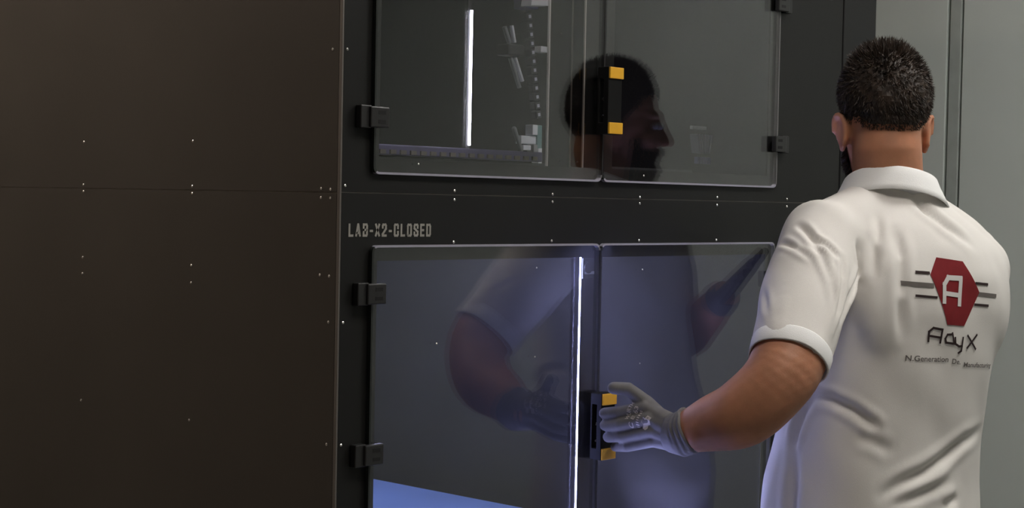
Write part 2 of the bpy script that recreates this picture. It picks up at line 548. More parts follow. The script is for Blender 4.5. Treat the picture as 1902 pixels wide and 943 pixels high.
# doors
def hinge(parent, u, z, flip):
    """black hinge block straddling the door edge, with two slots"""
    s = -1 if flip else 1
    bm = bmesh.new()
    xa, xb = sorted((u - 0.016 * s, u + 0.022 * s))
    box_bm(bm, xa, xb, -0.019, -0.0085, z - 0.016, z + 0.016)
    h = finish(bm, 'hinge', M['black_plastic'], parent, 0.002)
    bm = bmesh.new()
    xa, xb = sorted((u - 0.032 * s, u - 0.010 * s))
    box_bm(bm, xa, xb, -0.014, -0.0005, z - 0.0175, z + 0.0175)
    finish(bm, 'hinge_leaf', M['black_plastic'], parent, 0.0015)
    bm = bmesh.new()
    for dz in (-0.007, 0.007):
        a, b = sorted((u - 0.001 * s, u + 0.014 * s))
        box_bm(bm, a, b, -0.0194, -0.0186, z + dz - 0.0028, z + dz + 0.0028)
    finish(bm, 'hinge_slots', M['hole'], parent)


def door(u0, u1, z0, z1, hinges, flip, label):
    d = prism('door', rounded_rect(u0 + 0.002, u1 - 0.002, z0 + 0.002, z1 - 0.002, 0.010), -0.0078, -0.0008, M['glass'], mach)
    d['label'] = label
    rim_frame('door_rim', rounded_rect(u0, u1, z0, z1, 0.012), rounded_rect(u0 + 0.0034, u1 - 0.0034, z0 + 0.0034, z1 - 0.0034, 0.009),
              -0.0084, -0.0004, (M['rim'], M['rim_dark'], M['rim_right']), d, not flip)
    for z in hinges:
        hinge(d, u1 if flip else u0, z, flip)
    return d


UL, UM, UE = 0.060, 0.6045, 1.150
d_ul = door(UL, UM - 0.0015, 1.538, 2.245, (1.625, 1.985), False, 'clear door pane hinged on the left')
d_ur = door(UM + 0.0015, UE, 1.538, 2.245, (1.626, 1.908), True, 'clear door pane hinged on the right')
d_ll = door(UL, UM - 0.0015, 0.395, 1.4285, (1.354, 1.106, 0.55), False, 'clear door pane hinged on the left')
d_lr = door(UM + 0.0015, UE, 0.395, 1.4285, (1.354, 1.106, 0.55), True, 'clear door pane hinged on the right')


def handle(parent, z0, z1, u0=0.585, u1=0.622):
    """black standing handle with an open grip and a yellow block at each end"""
    vb, vf = -0.0086, -0.034
    bm = bmesh.new()
    outer = [(vb, z0), (vb, z1), (vf, z1), (vf, z0)]
    inner = [(vb - 0.004, z0 + 0.020), (vb - 0.004, z1 - 0.020), (vf + 0.011, z1 - 0.020), (vf + 0.011, z0 + 0.020)]
    ua, ub = u0, u1
    A = [bm.verts.new((ua, y, z)) for y, z in outer]
    B = [bm.verts.new((ua, y, z)) for y, z in inner]
    C = [bm.verts.new((ub, y, z)) for y, z in outer]
    D = [bm.verts.new((ub, y, z)) for y, z in inner]
    for i in range(4):
        j = (i + 1) % 4
        bm.faces.new((A[i], A[j], B[j], B[i]))
        bm.faces.new((C[j], C[i], D[i], D[j]))
        bm.faces.new((A[j], A[i], C[i], C[j]))
        bm.faces.new((B[i], B[j], D[j], D[i]))
    finish(bm, 'handle', M['grip'], parent, 0.001)
    for a, b in ((z0 + 0.0005, z0 + 0.0205), (z1 - 0.0205, z1 - 0.0005)):
        box('handle_cap', (ua + 0.001, ub + 0.001, vf - 0.0035, vf + 0.002, a, b), M['yellow'], parent, 0.001)
    for z in (z0 + 0.032, z0 + 0.062):
        s = link('handle_screw', SCREW, None, parent, ((ua + ub) / 2 - 0.008, vb - 0.004, z))


handle(d_ur, 1.622, 1.740)
handle(d_lr, 1.046, 1.164)
# rubber seal strips along the meeting edges
for d, za, zb in ((d_ur, 1.545, 2.238), (d_lr, 0.402, 1.42)):
    box('seal_strip', (0.6036, 0.6060, -0.0076, -0.001, za, zb), M['black_plastic'], d)
for d, u, z in ((d_ll, 0.202, 1.270), (d_ll, 0.436, 1.236), (d_ll, 0.436, 1.388), (d_lr, 0.722, 1.208), (d_lr, 0.724, 1.380), (d_ul, 0.155, 1.556), (d_ur, 0.722, 1.552)):
    s = link('bolt', SCREW, None, d, (u, -0.0078, z))
    s.scale = (0.7, 0.7, 0.7)

# closer under the lower chamber's top edge
box('latch_block', (0.570, 0.600, 0.003, 0.0058, 1.366, 1.402), M['black_plastic'], mach)
bm = bmesh.new()
add_tube(bm, [(0.582, 0.0, 1.386), (0.582, 0.0045, 1.386)], [0.011, 0.011], 14, False)
finish(bm, 'latch_wheel', M['black_plastic'], mach)
box('latch_lever', (0.574, 0.598, 0.0005, 0.004, 1.374, 1.379), M['grey_part'], mach)

# inside the upper chamber
box('light_strip', (0.7310, 0.7350, 0.452, 0.456, 1.612, 1.884), M['led_deep'], mach)
box('strip_holder', (0.728, 0.7385, 0.4585, 0.464, 1.60, 2.255), M['inner_dark'], mach)
box('slide_rail', (0.18, 0.62, 0.150, 0.165, 1.574, 1.592), M['rail'], mach, 0.002)
for k in range(18):
    box('rail_tooth', (0.19 + k * 0.0235, 0.203 + k * 0.0235, 0.1465, 0.150, 1.576, 1.583), M['alu_dim'], mach)
box('chamber_shelf', (0.10, 1.10, 0.166, 0.30, 1.5255, 1.572), M['inner'], mach)
ch = empty('cable_chain', (0.76, 0.30, 1.67), mach)
ca, cb = Vector((0.722, 0.30, 1.913)), Vector((0.7635, 0.30, 1.672))
dirv = (cb - ca).normalized()
tilt = math.atan2(dirv.x, -dirv.z)
LNK = bmesh.new()
box_bm(LNK, -0.0085, 0.0085, -0.008, 0.008, -0.0078, 0.0078)
lm = bpy.data.meshes.new('chain_link')
bmesh.ops.bevel(LNK, geom=LNK.edges[:], offset=0.002, segments=1, affect='EDGES')
LNK.to_mesh(lm)
LNK.free()
lm.materials.append(M['chain'])
WIN = bmesh.new()
box_bm(WIN, -0.0032, 0.0032, -0.0088, -0.0078, -0.0032, 0.0032)
wm = bpy.data.meshes.new('link_window')
WIN.to_mesh(wm)
WIN.free()
wm.materials.append(M['chain_win'])
for k in range(18):
    p = ca + (cb - ca) * ((k - 3) / 14.0) - Vector((0.76, 0.30, 1.67))
    for me, nm in ((lm, 'chain_link'), (wm, 'link_window')):
        l_ = link(nm, me, None, ch, p)
        l_.rotation_euler = (0, -tilt, 0)
# rods and clamps of the moving arm
def rod(p, q, r, material, name='guide_rod'):
    bm = bmesh.new()
    add_tube(bm, [p, q], [r, r], 10, False)
    return finish(bm, name, material, mach)


rod((0.668, 0.30, 1.836), (0.683, 0.30, 1.806), 0.0048, M['grey_part'])
rod((0.688, 0.30, 1.840), (0.697, 0.30, 1.808), 0.0040, M['white_part'])
rod((0.686, 0.30, 1.778), (0.714, 0.30, 1.722), 0.0045, M['grey_part'])
rod((0.699, 0.30, 1.780), (0.722, 0.30, 1.735), 0.0040, M['white_part'])
box('rod_clamp', (0.672, 0.716, 0.29, 0.325, 1.782, 1.804), M['chain'], mach, 0.003)
box('bracket', (0.628, 0.662, 0.205, 0.24, 1.862, 1.886), M['rail'], mach, 0.003)
prism('white_bracket', [(0.520, 1.848), (0.568, 1.852), (0.568, 1.872), (0.541, 1.876), (0.524, 1.868)], 0.094, 0.12, M['white_part'], mach, 0.001)
box('white_bracket', (0.548, 0.566, 0.094, 0.11, 1.768, 1.779), M['white_part'], mach, 0.001)
# print head: small white, grey and teal blocks
ph = empty('print_head', (0.72, 0.27, 1.60), mach)
def phb(name, x0, x1, z0, z1, y0, y1, m):
    b = box(name, (x0 - 0.72, x1 - 0.72, y0 - 0.27, y1 - 0.27, z0 - 1.60, z1 - 1.60), m, ph, 0.0015)
phb('head_block', 0.722, 0.737, 1.630, 1.650, 0.27, 0.29, M['white_part'])
phb('head_plate', 0.695, 0.738, 1.612, 1.628, 0.275, 0.29, M['white_part'])
phb('head_side', 0.738, 0.752, 1.604, 1.650, 0.272, 0.295, M['teal_part'])
phb('head_column', 0.728, 0.740, 1.596, 1.612, 0.272, 0.29, M['grey_part'])
phb('nozzle_block', 0.742, 0.753, 1.572, 1.606, 0.272, 0.29, M['white_part'])
phb('head_plate', 0.702, 0.724, 1.600, 1.610, 0.275, 0.285, M['white_part'])
bm = bmesh.new()
add_tube(bm, [(-0.040, 0.01, 0.04), (-0.032, 0.01, 0.024), (-0.018, 0.01, 0.0)], [0.005, 0.0045, 0.004], 10)
finish(bm, 'head_hose', M['grey_part'], ph, smooth=True)
# finned cooler in the right half
cl = empty('finned_cooler', (1.0, 0.20, 1.60), mach)
for k in range(6):
    x = 1.165 - 1.0 + k * 0.0085
    bm = bmesh.new()
    box_bm(bm, -0.0022, 0.0022, 0.0, 0.02, -0.02, 0.02)
    bmesh.ops.rotate(bm, verts=bm.verts[:], cent=(0, 0, 0), matrix=Matrix.Rotation(R(-12 + 5 * k), 3, 'Y'))
    bmesh.ops.translate(bm, verts=bm.verts[:], vec=(x, 0.0, 0.030))
    finish(bm, 'fin', M['fin'], cl)
for k in range(6):
    box('contact', (0.163 + k * 0.008, 0.1685 + k * 0.008, 0.0, 0.01, -0.012, 0.002), M['rail'], cl)
box('cooler_plate', (0.148, 0.196, 0.004, 0.012, 0.060, 0.067), M['grey_part'], cl)

# inside the lower chamber
bp_ = box('build_plate', (0.10, 1.20, 0.35, 1.36, 0.755, 0.78), M['bed'], mach, 0.003)
box('plate_frame', (0.12, 1.18, 0.37, 1.34, 0.70, 0.7545), M['inner_dark'], mach)
for x in (0.2, 1.1):
    box('plate_column', (x - 0.03, x + 0.03, 1.1, 1.16, 0.311, 0.6995), M['inner_dark'], mach)
box('light_strip', (0.2, 1.2, 0.9, 0.92, 1.44, 1.4545), M['led_bed'], mach)

box('light_strip', (0.10, 1.10, 0.030, 0.040, 0.3105, 0.3205), M['fill_sill'], mach)  # added unseen strip, tints the shirt front lavender from below
box('added_light_baffle', (0.06, 1.14, 0.044, 0.048, 0.3105, 0.72), M['inner_dark'], mach)  # added unseen baffle, keeps the sill fill light out of the chamber


# ================================================================== ceiling lamps
for (x, y, sx, sy, st, colr, lab) in LAMPS:
    lp = empty('ceiling_lamp', (x, y, ZC))
    tag(lp, lab, 'lamp', 'square ceiling lamps')
    bm = bmesh.new()
    w = 0.03
    for b in ((-sx / 2 - w, -sx / 2, -sy / 2 - w, sy / 2 + w), (sx / 2, sx / 2 + w, -sy / 2 - w, sy / 2 + w),
              (-sx / 2, sx / 2, -sy / 2 - w, -sy / 2), (-sx / 2, sx / 2, sy / 2, sy / 2 + w)):
        box_bm(bm, *b, -0.05, 0.0)
    finish(bm, 'lamp_frame', M['lamp_frame'], lp)
    em = mat('lamp_diffuser', (0.9, 0.9, 0.9), 0.5, emit=colr, es=st)
    box('lamp_diffuser', (-sx / 2, sx / 2, -sy / 2, sy / 2, -0.040, -0.030), em, lp)


# ================================================================== the person
TH = R(78)                                   # the way the chest faces
HD = R(46)                                   # the way the face turns
PO = Vector((1.059, -0.341, 0.0))
FW = Vector((math.cos(TH), math.sin(TH), 0))
RT = Vector((math.sin(TH), -math.cos(TH), 0))


def loc(x, y, z):
    """body frame (right, forward, up) to world"""
    return PO + RT * x + FW * y + Vector((0, 0, z))


man = empty('person', PO)
tag(man, 'man seen from behind in white polo shirt and grey gloves, gripping a door handle', 'person')
INV = Matrix.Translation(-PO)


def own(name, me, material, parent=man):
    """meshes are modelled in world coordinates; parts keep the person's origin"""
    me.transform(INV)
    me.name = name
    me.materials.clear()
    me.materials.append(material)
    return link(name, me, material, parent)


SL = Vector((0.862, -0.300, 1.445))
EL = Vector((0.6440, -0.3690, 1.2000))
WL = Vector((0.6052, -0.1962, 1.1092))
SR = Vector((1.240, -0.370, 1.412))
ER = Vector((1.270, -0.345, 1.170))
HR = Vector((1.170, -0.110, 1.345))

# head frame
HO = Vector((1.024, -0.322, 1.662))
HMAT = Matrix.Translation(HO) @ Matrix.Rotation(HD - PI / 2, 4, 'Z') @ Matrix.Rotation(R(-7), 4, 'X')


def hp(x, y, z):
    return HMAT @ Vector((x, y, z))


def hell(bm, c, r, rot=None):
    mt = HMAT @ Matrix.Translation(Vector(c))
    if rot:
        mt = mt @ rot
    bmesh.ops.create_uvsphere(bm, u_segments=24, v_segments=14, radius=1.0, matrix=mt @ Matrix.Diagonal((r[0], r[1], r[2], 1)))


def spline(pts, rad, m=5):
    """Catmull-Rom through pts with matching radii"""
    P = [pts[0] * 2 - pts[1]] + list(pts) + [pts[-1] * 2 - pts[-2]]
    Q = [rad[0]] + list(rad) + [rad[-1]]
    op, orr = [], []
    for i in range(1, len(P) - 2):
        for k in range(m):
            t = k / m
            f = [0.5 * (-t ** 3 + 2 * t * t - t), 0.5 * (3 * t ** 3 - 5 * t * t + 2), 0.5 * (-3 * t ** 3 + 4 * t * t + t), 0.5 * (t ** 3 - t * t)]
            op.append(sum((P[i - 1 + j] * f[j] for j in range(4)), Vector((0, 0, 0))))
            orr.append(sum(Q[i - 1 + j] * f[j] for j in range(4)))
    return op + [pts[-1]], orr + [rad[-1]]


# ---- body: head, neck, trunk, arms and legs in one skin
bm = bmesh.new()
hell(bm, (0, -0.012, 0.036), (0.0735, 0.093, 0.086))
hell(bm, (0, 0.000, 0.000), (0.071, 0.086, 0.075))
hell(bm, (0, 0.030, -0.030), (0.060, 0.066, 0.080))
hell(bm, (0, 0.030, -0.078), (0.052, 0.056, 0.036))
hell(bm, (0, 0.078, -0.098), (0.024, 0.020, 0.018))
hell(bm, (0, 0.074, 0.030), (0.050, 0.020, 0.016))
for s in (-1, 1):
    hell(bm, (s * 0.038, 0.064, -0.022), (0.024, 0.024, 0.024))
    hell(bm, (s * 0.012, 0.100, -0.022), (0.008, 0.010, 0.008))
add_tube(bm, [hp(0, 0.086, 0.026), hp(0, 0.100, 0.002), hp(0, 0.113, -0.018)], [0.010, 0.010, 0.011], 10)
hell(bm, (0, 0.090, -0.049), (0.024, 0.012, 0.006))
hell(bm, (0, 0.088, -0.060), (0.021, 0.012, 0.007))
# ears
for s in (-1, 1):
    rim = []
    for k in range(9):
        a = R(-70 + 250 * k / 8)
        e = Vector((0.0, -math.cos(a) * 0.018 * (0.85 + 0.15 * math.sin(a)), math.sin(a) * 0.030))
        rot = Matrix.Rotation(s * R(-28), 3, 'Z')
        e = rot @ e
        rim.append(hp(s * (0.083 + 0.004 * math.sin(a)) + e.x, -0.010 + e.y, -0.022 + e.z))
    add_tube(bm, rim, [0.0050] * 9, 8)
    hell(bm, (s * 0.079, -0.008, -0.022), (0.0055, 0.016, 0.028), Matrix.Rotation(s * R(-28), 4, 'Z'))
    hell(bm, (s * 0.076, -0.002, -0.052), (0.006, 0.008, 0.010))
    hell(bm, (s * 0.072, -0.004, -0.025), (0.010, 0.014, 0.026))
# neck
NB = loc(-0.02, 0.005, 1.47)
add_tube(bm, [hp(0, -0.022, 0.0), hp(0, -0.024, -0.055), NB.lerp(hp(0, -0.02, -0.06), 0.45), NB], [0.060, 0.062, 0.064, 0.068], 24)
add_tube(bm, [loc(-0.12, 0.0, 1.45), loc(-0.02, -0.005, 1.525), loc(0.08, 0.0, 1.45)], [0.045, 0.048, 0.045], 16)
# trunk, inside the shirt
add_tube(bm, [loc(0, 0, 1.44), loc(0, 0, 1.25), loc(0, 0.01, 1.05), loc(0, 0, 0.90)],
         [(0.10, 0.16, FW), (0.11, 0.15, FW), (0.115, 0.145, FW), (0.11, 0.145, FW)], 24)
# arms
ap, ar = spline([SL, SL.lerp(EL, 0.4), SL.lerp(EL, 0.8), EL.lerp(SL, 0.05).lerp(WL, 0.10), EL.lerp(WL, 0.36) + Vector((-0.004, 0, -0.012)), EL.lerp(WL, 0.68) + Vector((0, 0, -0.006)), WL],
                [0.052, 0.058, 0.0630, 0.059, 0.0575, 0.0480, 0.0345])
add_tube(bm, ap, ar, 24)
WR = ER.lerp(HR, 0.80)
add_tube(bm, [loc(0.12, 0, 1.42), SR, SR.lerp(ER, 0.5), ER, ER.lerp(HR, 0.28), ER.lerp(HR, 0.6), WR], [0.06, 0.055, 0.052, 0.048, 0.048, 0.040, 0.032], 20)
add_tube(bm, [loc(-0.12, 0, 1.42), SL], [0.06, 0.052], 20)
# legs
for s in (-1, 1):
    add_tube(bm, [loc(s * 0.085, 0, 0.90), loc(s * 0.10, 0.01, 0.50), loc(s * 0.11, -0.015, 0.10)], [0.085, 0.058, 0.042], 18)
body = own('body', remesh(bm, 0.0042, 3), M['skin'])

# eyes
for s in (-1, 1):
    bm = bmesh.new()
    hell(bm, (s * 0.031, 0.0835, 0.010), (0.0115, 0.0095, 0.008))
    me = bpy.data.meshes.new('eye')
    bm.to_mesh(me)
    bm.free()
    own('eye', me, M['eye'])
    bm = bmesh.new()
    hell(bm, (s * 0.031, 0.092, 0.0095), (0.0045, 0.0022, 0.0045))
    me = bpy.data.meshes.new('iris')
    bm.to_mesh(me)
    bm.free()
    own('iris', me, M['hair'])

# ---- hair: a close cap plus thousands of short locks
def hair_edge(a):
    """height of the hairline (head frame) for the angle a from straight behind"""
    d = abs(a)
    if d < 0.75:
        return -0.036 + 0.004 * d
    if d < 1.30:
        t = (d - 0.75) / 0.55
        return -0.033 + 0.030 * t
    if d < 1.75:
        return -0.003 - 0.025 * math.sin((d - 1.30) / 0.45 * PI)
    if d < 2.25:
        return -0.003 + 0.065 * (d - 1.75) / 0.5
    return 0.062 + 0.012 * math.sin((d - 2.25) * 1.7)


def skull(a, t, g=0.0):
    """point over the skull: a = angle around from behind, t = elevation; g = growth outwards"""
    cy, cz = -0.012, 0.036
    x = math.sin(a) * math.cos(t)
    y = -math.cos(a) * math.cos(t)
    z = math.sin(t)
    rz = 0.088 if z > 0 else 0.098
    top = 1.0
    return Vector((x * (0.0755 + g), cy + y * (0.0950 + g), cz + z * (rz + g)))


def hn(a, t):
    return Vector((math.sin(a) * math.cos(t) / 0.077, -math.cos(a) * math.cos(t) / 0.096, math.sin(t) / 0.088)).normalized()


rnd = random.Random(3)
bm = bmesh.new()
NA, NT = 64, 26
grid = []
for i in range(NA):
    a = -PI + 2 * PI * i / NA
    ze = hair_edge(a) + (0.012 if abs(a) < 1.1 else 0.004)
    t0 = math.asin(max(-1, min(1, (ze - 0.036) / 0.098))) if ze < 0.036 else math.asin(min(1, (ze - 0.036) / 0.088))
    row = []
    for j in range(NT):
        t = t0 + (PI / 2 - 0.02 - t0) * j / (NT - 1)
        g = -0.002 + 0.0085 * min(1.0, j / 5.0) + 0.0025 * math.sin(a * 9 + j * 1.3) * math.sin(j * 0.9 + a * 4) * min(1, j / 4)
        row.append(bm.verts.new(HMAT @ skull(a, t, g)))
    grid.append(row)
for i in range(NA):
    for j in range(NT - 1):
        bm.faces.new((grid[i][j], grid[(i + 1) % NA][j], grid[(i + 1) % NA][j + 1], grid[i][j + 1]))
bm.faces.new([grid[i][NT - 1] for i in range(NA)])


def lock(p, d, ln, w):
    d = d.normalized()
    s = d.cross(Vector((rnd.uniform(-1, 1), rnd.uniform(-1, 1), rnd.uniform(-1, 1)))).normalized()
    q = d.cross(s)
    b = [bm.verts.new(p + s * w), bm.verts.new(p - s * w * 0.5 + q * w * 0.87), bm.verts.new(p - s * w * 0.5 - q * w * 0.87)]
    tip = bm.verts.new(p + d * ln)
    for k in range(3):
        bm.faces.new((b[k], b[(k + 1) % 3], tip))


HR3 = HMAT.to_3x3()
for k in range(9000):
    a = rnd.uniform(-PI, PI)
    t = math.asin(rnd.uniform(-0.78, 1.0))
    pt = skull(a, t, 0.0)
    ze = hair_edge(a) + rnd.gauss(0, 0.003)
    if pt.z < ze:
        continue
    up_ = max(0.0, math.sin(t))
    fade = min(1.0, max(0.0, (pt.z - ze) / 0.045))
    ln = 0.004 + 0.006 * fade + 0.010 * up_ ** 2
    n = hn(a, t)
    swirl = Vector((math.cos(a), math.sin(a), 0)) * 0.5
    dirn = n * (0.55 + 0.5 * up_) + Vector((0, 0.15, -0.75 * (1 - up_))) + swirl * 0.5 + Vector((rnd.gauss(0, 0.3), rnd.gauss(0, 0.3), rnd.gauss(0, 0.3)))
    # a tousled tuft a little forward and left of the crown
    if pt.z > 0.10 and pt.x < 0.03:
        ln += rnd.uniform(0, 0.007)
        dirn = dirn + Vector((-0.2, 0.0, 0.5))
    lock(HMAT @ skull(a, t, 0.001 + 0.004 * fade), HR3 @ dirn, ln, 0.0011 + 0.0008 * up_)
me = bpy.data.meshes.new('hair')
bm.to_mesh(me)
bm.free()
hair = own('hair', me, M['hair'])
hair['label'] = 'short dark brown hair with a tousled crown'

# ---- beard
bm = bmesh.new()
for k in range(4200):
    a = rnd.uniform(-1.5, 1.5)                # angle from straight ahead
    z = rnd.uniform(-0.118, -0.020)
    if abs(a) < 0.42 and z > -0.072:
        if not (abs(a) < 0.40 and -0.044 < z < -0.034):
            continue
    if abs(a) < 0.9 and z > -0.045 and abs(a) >= 0.42:
        continue
    low = max(0.0, (-0.075 - z) / 0.043)
    rx, ry = 0.060 * (1 - 0.35 * low), 0.066 * (1 - 0.18 * low)
    p = Vector((math.sin(a) * rx * 1.02, 0.030 + math.cos(a) * ry * 1.06, z))
    n = Vector((math.sin(a), math.cos(a), -0.4 - 0.6 * low))
    d = n + Vector((rnd.gauss(0, 0.3), rnd.gauss(0, 0.3), -0.5 + rnd.gauss(0, 0.3)))
    lock(HMAT @ (p - n.normalized() * 0.004), HR3 @ d, rnd.uniform(0.009, 0.017), 0.0013)
me = bpy.data.meshes.new('beard')
bm.to_mesh(me)
bm.free()
own('beard', me, M['hair'])

# ---- polo shirt
RINGS = [  # z, cx, cy, half width, front, back
    (0.800, -0.020, 0.010, 0.202, 0.200, 0.150),
    (0.860, -0.022, 0.010, 0.206, 0.206, 0.150),
    (0.940, -0.022, 0.010, 0.206, 0.210, 0.142),
    (1.000, -0.022, 0.008, 0.202, 0.206, 0.136),
    (1.080, -0.018, 0.004, 0.198, 0.186, 0.132),
    (1.160, -0.010, 0.000, 0.196, 0.162, 0.136),
    (1.240, -0.002, -0.004, 0.200, 0.148, 0.142),
    (1.320, 0.002, -0.008, 0.205, 0.140, 0.146),
    (1.380, 0.002, -0.010, 0.205, 0.128, 0.142),
    (1.430, -0.003, -0.010, 0.190, 0.112, 0.128),
    (1.470, -0.012, -0.006, 0.158, 0.092, 0.110),
    (1.500, -0.018, 0.000, 0.118, 0.078, 0.093),
    (1.525, -0.020, 0.002, 0.088, 0.068, 0.080),
    (1.545, -0.020, 0.004, 0.076, 0.062, 0.070),
]


def torso_ring(z, cx, cy, a, f, b, n=48, e=2.35):
    pts = []
    for k in range(n):
        t = 2 * PI * k / n
        c, s = math.cos(t), math.sin(t)
        x = a * math.copysign(abs(c) ** (2 / e), c)
        y = (f if s > 0 else b) * math.copysign(abs(s) ** (2 / e), s)
        pts.append(loc(cx + x, cy + y, z))
    return pts


bm = bmesh.new()
prev = None
for r in RINGS:
    cur = [bm.verts.new(p) for p in torso_ring(*r)]
    if prev:
        for k in range(48):
            bm.faces.new((prev[k], prev[(k + 1) % 48], cur[(k + 1) % 48], cur[k]))
    else:
        bm.faces.new(cur[::-1])
    prev = cur
bm.faces.new(prev)
CL = SL.lerp(EL, 0.80)
CR = SR.lerp(ER, 0.80)
AL = (EL - SL).normalized()
AR = (ER - SR).normalized()
add_tube(bm, [loc(-0.10, -0.005, 1.425), SL, SL.lerp(EL, 0.3), SL.lerp(EL, 0.6), CL, SL.lerp(EL, 0.86)], [0.070, 0.076, 0.078, 0.073, 0.068, 0.060], 28, False)
add_tube(bm, [loc(0.10, -0.015, 1.405), SR, SR.lerp(ER, 0.3), SR.lerp(ER, 0.6), CR], [0.072, 0.074, 0.074, 0.069, 0.064], 28, False)
# shoulder blades and the slope of the shoulders
add_ell(bm, loc(-0.08, -0.070, 1.33), (0.115, 0.062, 0.14))
add_ell(bm, loc(0.115, -0.072, 1.33), (0.105, 0.066, 0.13))
add_tube(bm, [loc(-0.060, -0.01, 1.520), loc(-0.16, -0.005, 1.462)], [0.046, 0.062], 20)
add_tube(bm, [loc(0.045, -0.01, 1.500), loc(0.12, -0.02, 1.440), loc(0.165, -0.03, 1.385)], [0.045, 0.062, 0.075], 20)
shirt_me = remesh(bm, 0.005, 42)


def seg_dist(p, a, b):
    ab = b - a
    t = max(0.0, min(1.0, (p - a).dot(ab) / max(1e-9, ab.length_squared)))
    return (p - (a + ab * t)).length, t


# creases of the cloth: (points in the body frame), width, depth
FOLDS = [([loc(*p) for p in pts], w, d) for pts, w, d in (
    (((-0.2737,-0.0147,1.472),(-0.2855,-0.0657,1.4496),(-0.2724,-0.091,1.4348),(-0.2595,-0.1057,1.4159)), 0.0058, 0.0139),
    (((-0.2952,0.007,1.4395),(-0.3143,-0.0517,1.4335),(-0.3103,-0.0917,1.4156)), 0.0050, 0.0078),
    (((-0.2504,-0.1048,1.4159),(-0.2669,-0.122,1.378),(-0.289,-0.1371,1.3331),(-0.3246,-0.1576,1.286)), 0.0055, 0.0248),
    (((-0.1903,-0.0788,1.4384),(-0.1966,-0.0837,1.3911),(-0.2476,-0.1178,1.3465),(-0.2739,-0.1286,1.3091)), 0.0068, 0.0180),
    (((-0.2857,-0.0494,1.457),(-0.2922,-0.0948,1.4234),(-0.2939,-0.1245,1.3784),(-0.2973,-0.1398,1.3334)), 0.0062, 0.0135),
    (((-0.1288,-0.065,1.4904),(-0.1437,-0.0823,1.4626),(-0.1551,-0.091,1.4389)), 0.0072, 0.0062),
    (((-0.0527,-0.0692,1.5322),(-0.0361,-0.0926,1.5002),(-0.0048,-0.1135,1.4724),(0.0495,-0.1309,1.4364)), 0.0094, 0.0093),
    (((-0.1567,-0.0815,1.4506),(-0.1667,-0.0973,1.4153),(-0.1801,-0.1056,1.3841)), 0.0072, 0.0062),
    (((-0.1179,-0.0983,1.4632),(-0.1301,-0.1266,1.4163),(-0.141,-0.1415,1.3461),(-0.132,-0.1305,1.2818)), 0.0096, 0.0113),
    (((-0.3579,-0.0164,1.358),(-0.4056,-0.0762,1.324),(-0.4316,-0.1101,1.2931)), 0.0065, 0.0078),
    (((-0.3778,-0.0812,1.3619),(-0.4038,-0.1012,1.3294),(-0.4276,-0.1192,1.2974)), 0.0072, 0.0078),
    (((-0.2049,0.0107,1.1652),(-0.2003,-0.0373,1.1633),(-0.1861,-0.0709,1.1491),(-0.1627,-0.0956,1.1266),(-0.1537,-0.1013,1.1131)), 0.0083, 0.0091),
    (((-0.1843,-0.0755,1.1015),(-0.1614,-0.0955,1.0957),(-0.1292,-0.1118,1.0785)), 0.0092, 0.0040),
    (((-0.1456,-0.107,1.0),(-0.105,-0.1189,1.0226),(-0.0591,-0.127,1.0374),(-0.0041,-0.1275,1.0613),(0.0443,-0.1257,1.0858),(0.1113,-0.1055,1.0967)), 0.0101, 0.0104),
    (((-0.1285,-0.1146,0.9825),(-0.0623,-0.1266,0.9994),(0.0138,-0.1272,1.0177)), 0.0092, 0.0062),
    (((-0.0143,-0.1305,0.9714),(0.0315,-0.1267,0.9843)), 0.0092, 0.0076),
    (((-0.2148,0.0463,1.0665),(-0.2124,0.0422,1.0951),(-0.2076,0.0265,1.139),(-0.2048,0.0012,1.1662)), 0.0092, 0.0108),
    (((-0.2140,0.040,1.075),(-0.2200,0.032,1.00),(-0.2240,0.030,0.92),(-0.225,0.03,0.80)), 0.0130, 0.0120),
)]
vn = [v.normal.copy() for v in shirt_me.vertices]
for v, n in zip(shirt_me.vertices, vn):
    p = v.co
    off = 0.0
    for pts, w, dep in FOLDS:
        best, tt = 9.0, 0.0
        if (p - pts[0]).length > 4.0 * w + sum((pts[i + 1] - pts[i]).length for i in range(len(pts) - 1)):
            continue
        m_ = len(pts) - 1
        for i in range(m_):
            d, t = seg_dist(p, pts[i], pts[i + 1])
            if d < best:
                best, tt = d, (i + t) / m_
        if best < 3.5 * w:
            env = min(1.0, 4.0 * tt * (1 - tt) + 0.12)
            q = best / w
            off += dep * env * (-math.exp(-q * q) + 0.28 * math.exp(-(q - 2.0) ** 2))
    off += 0.0030 * noise.noise(Vector((p.x * 17 + p.z * 5, p.y * 17, p.z * 8)))
    off += 0.0012 * math.sin(p.x * 31 + p.z * 17) * math.sin(p.z * 23 - p.y * 29)
    v.co = p + n * off
shirt_me.update()
tmpb = bmesh.new()
tmpb.from_mesh(shirt_me)
BV = BVHTree.FromBMesh(tmpb)
tmpb.free()
shirt = own('polo_shirt', shirt_me, M['shirt'])


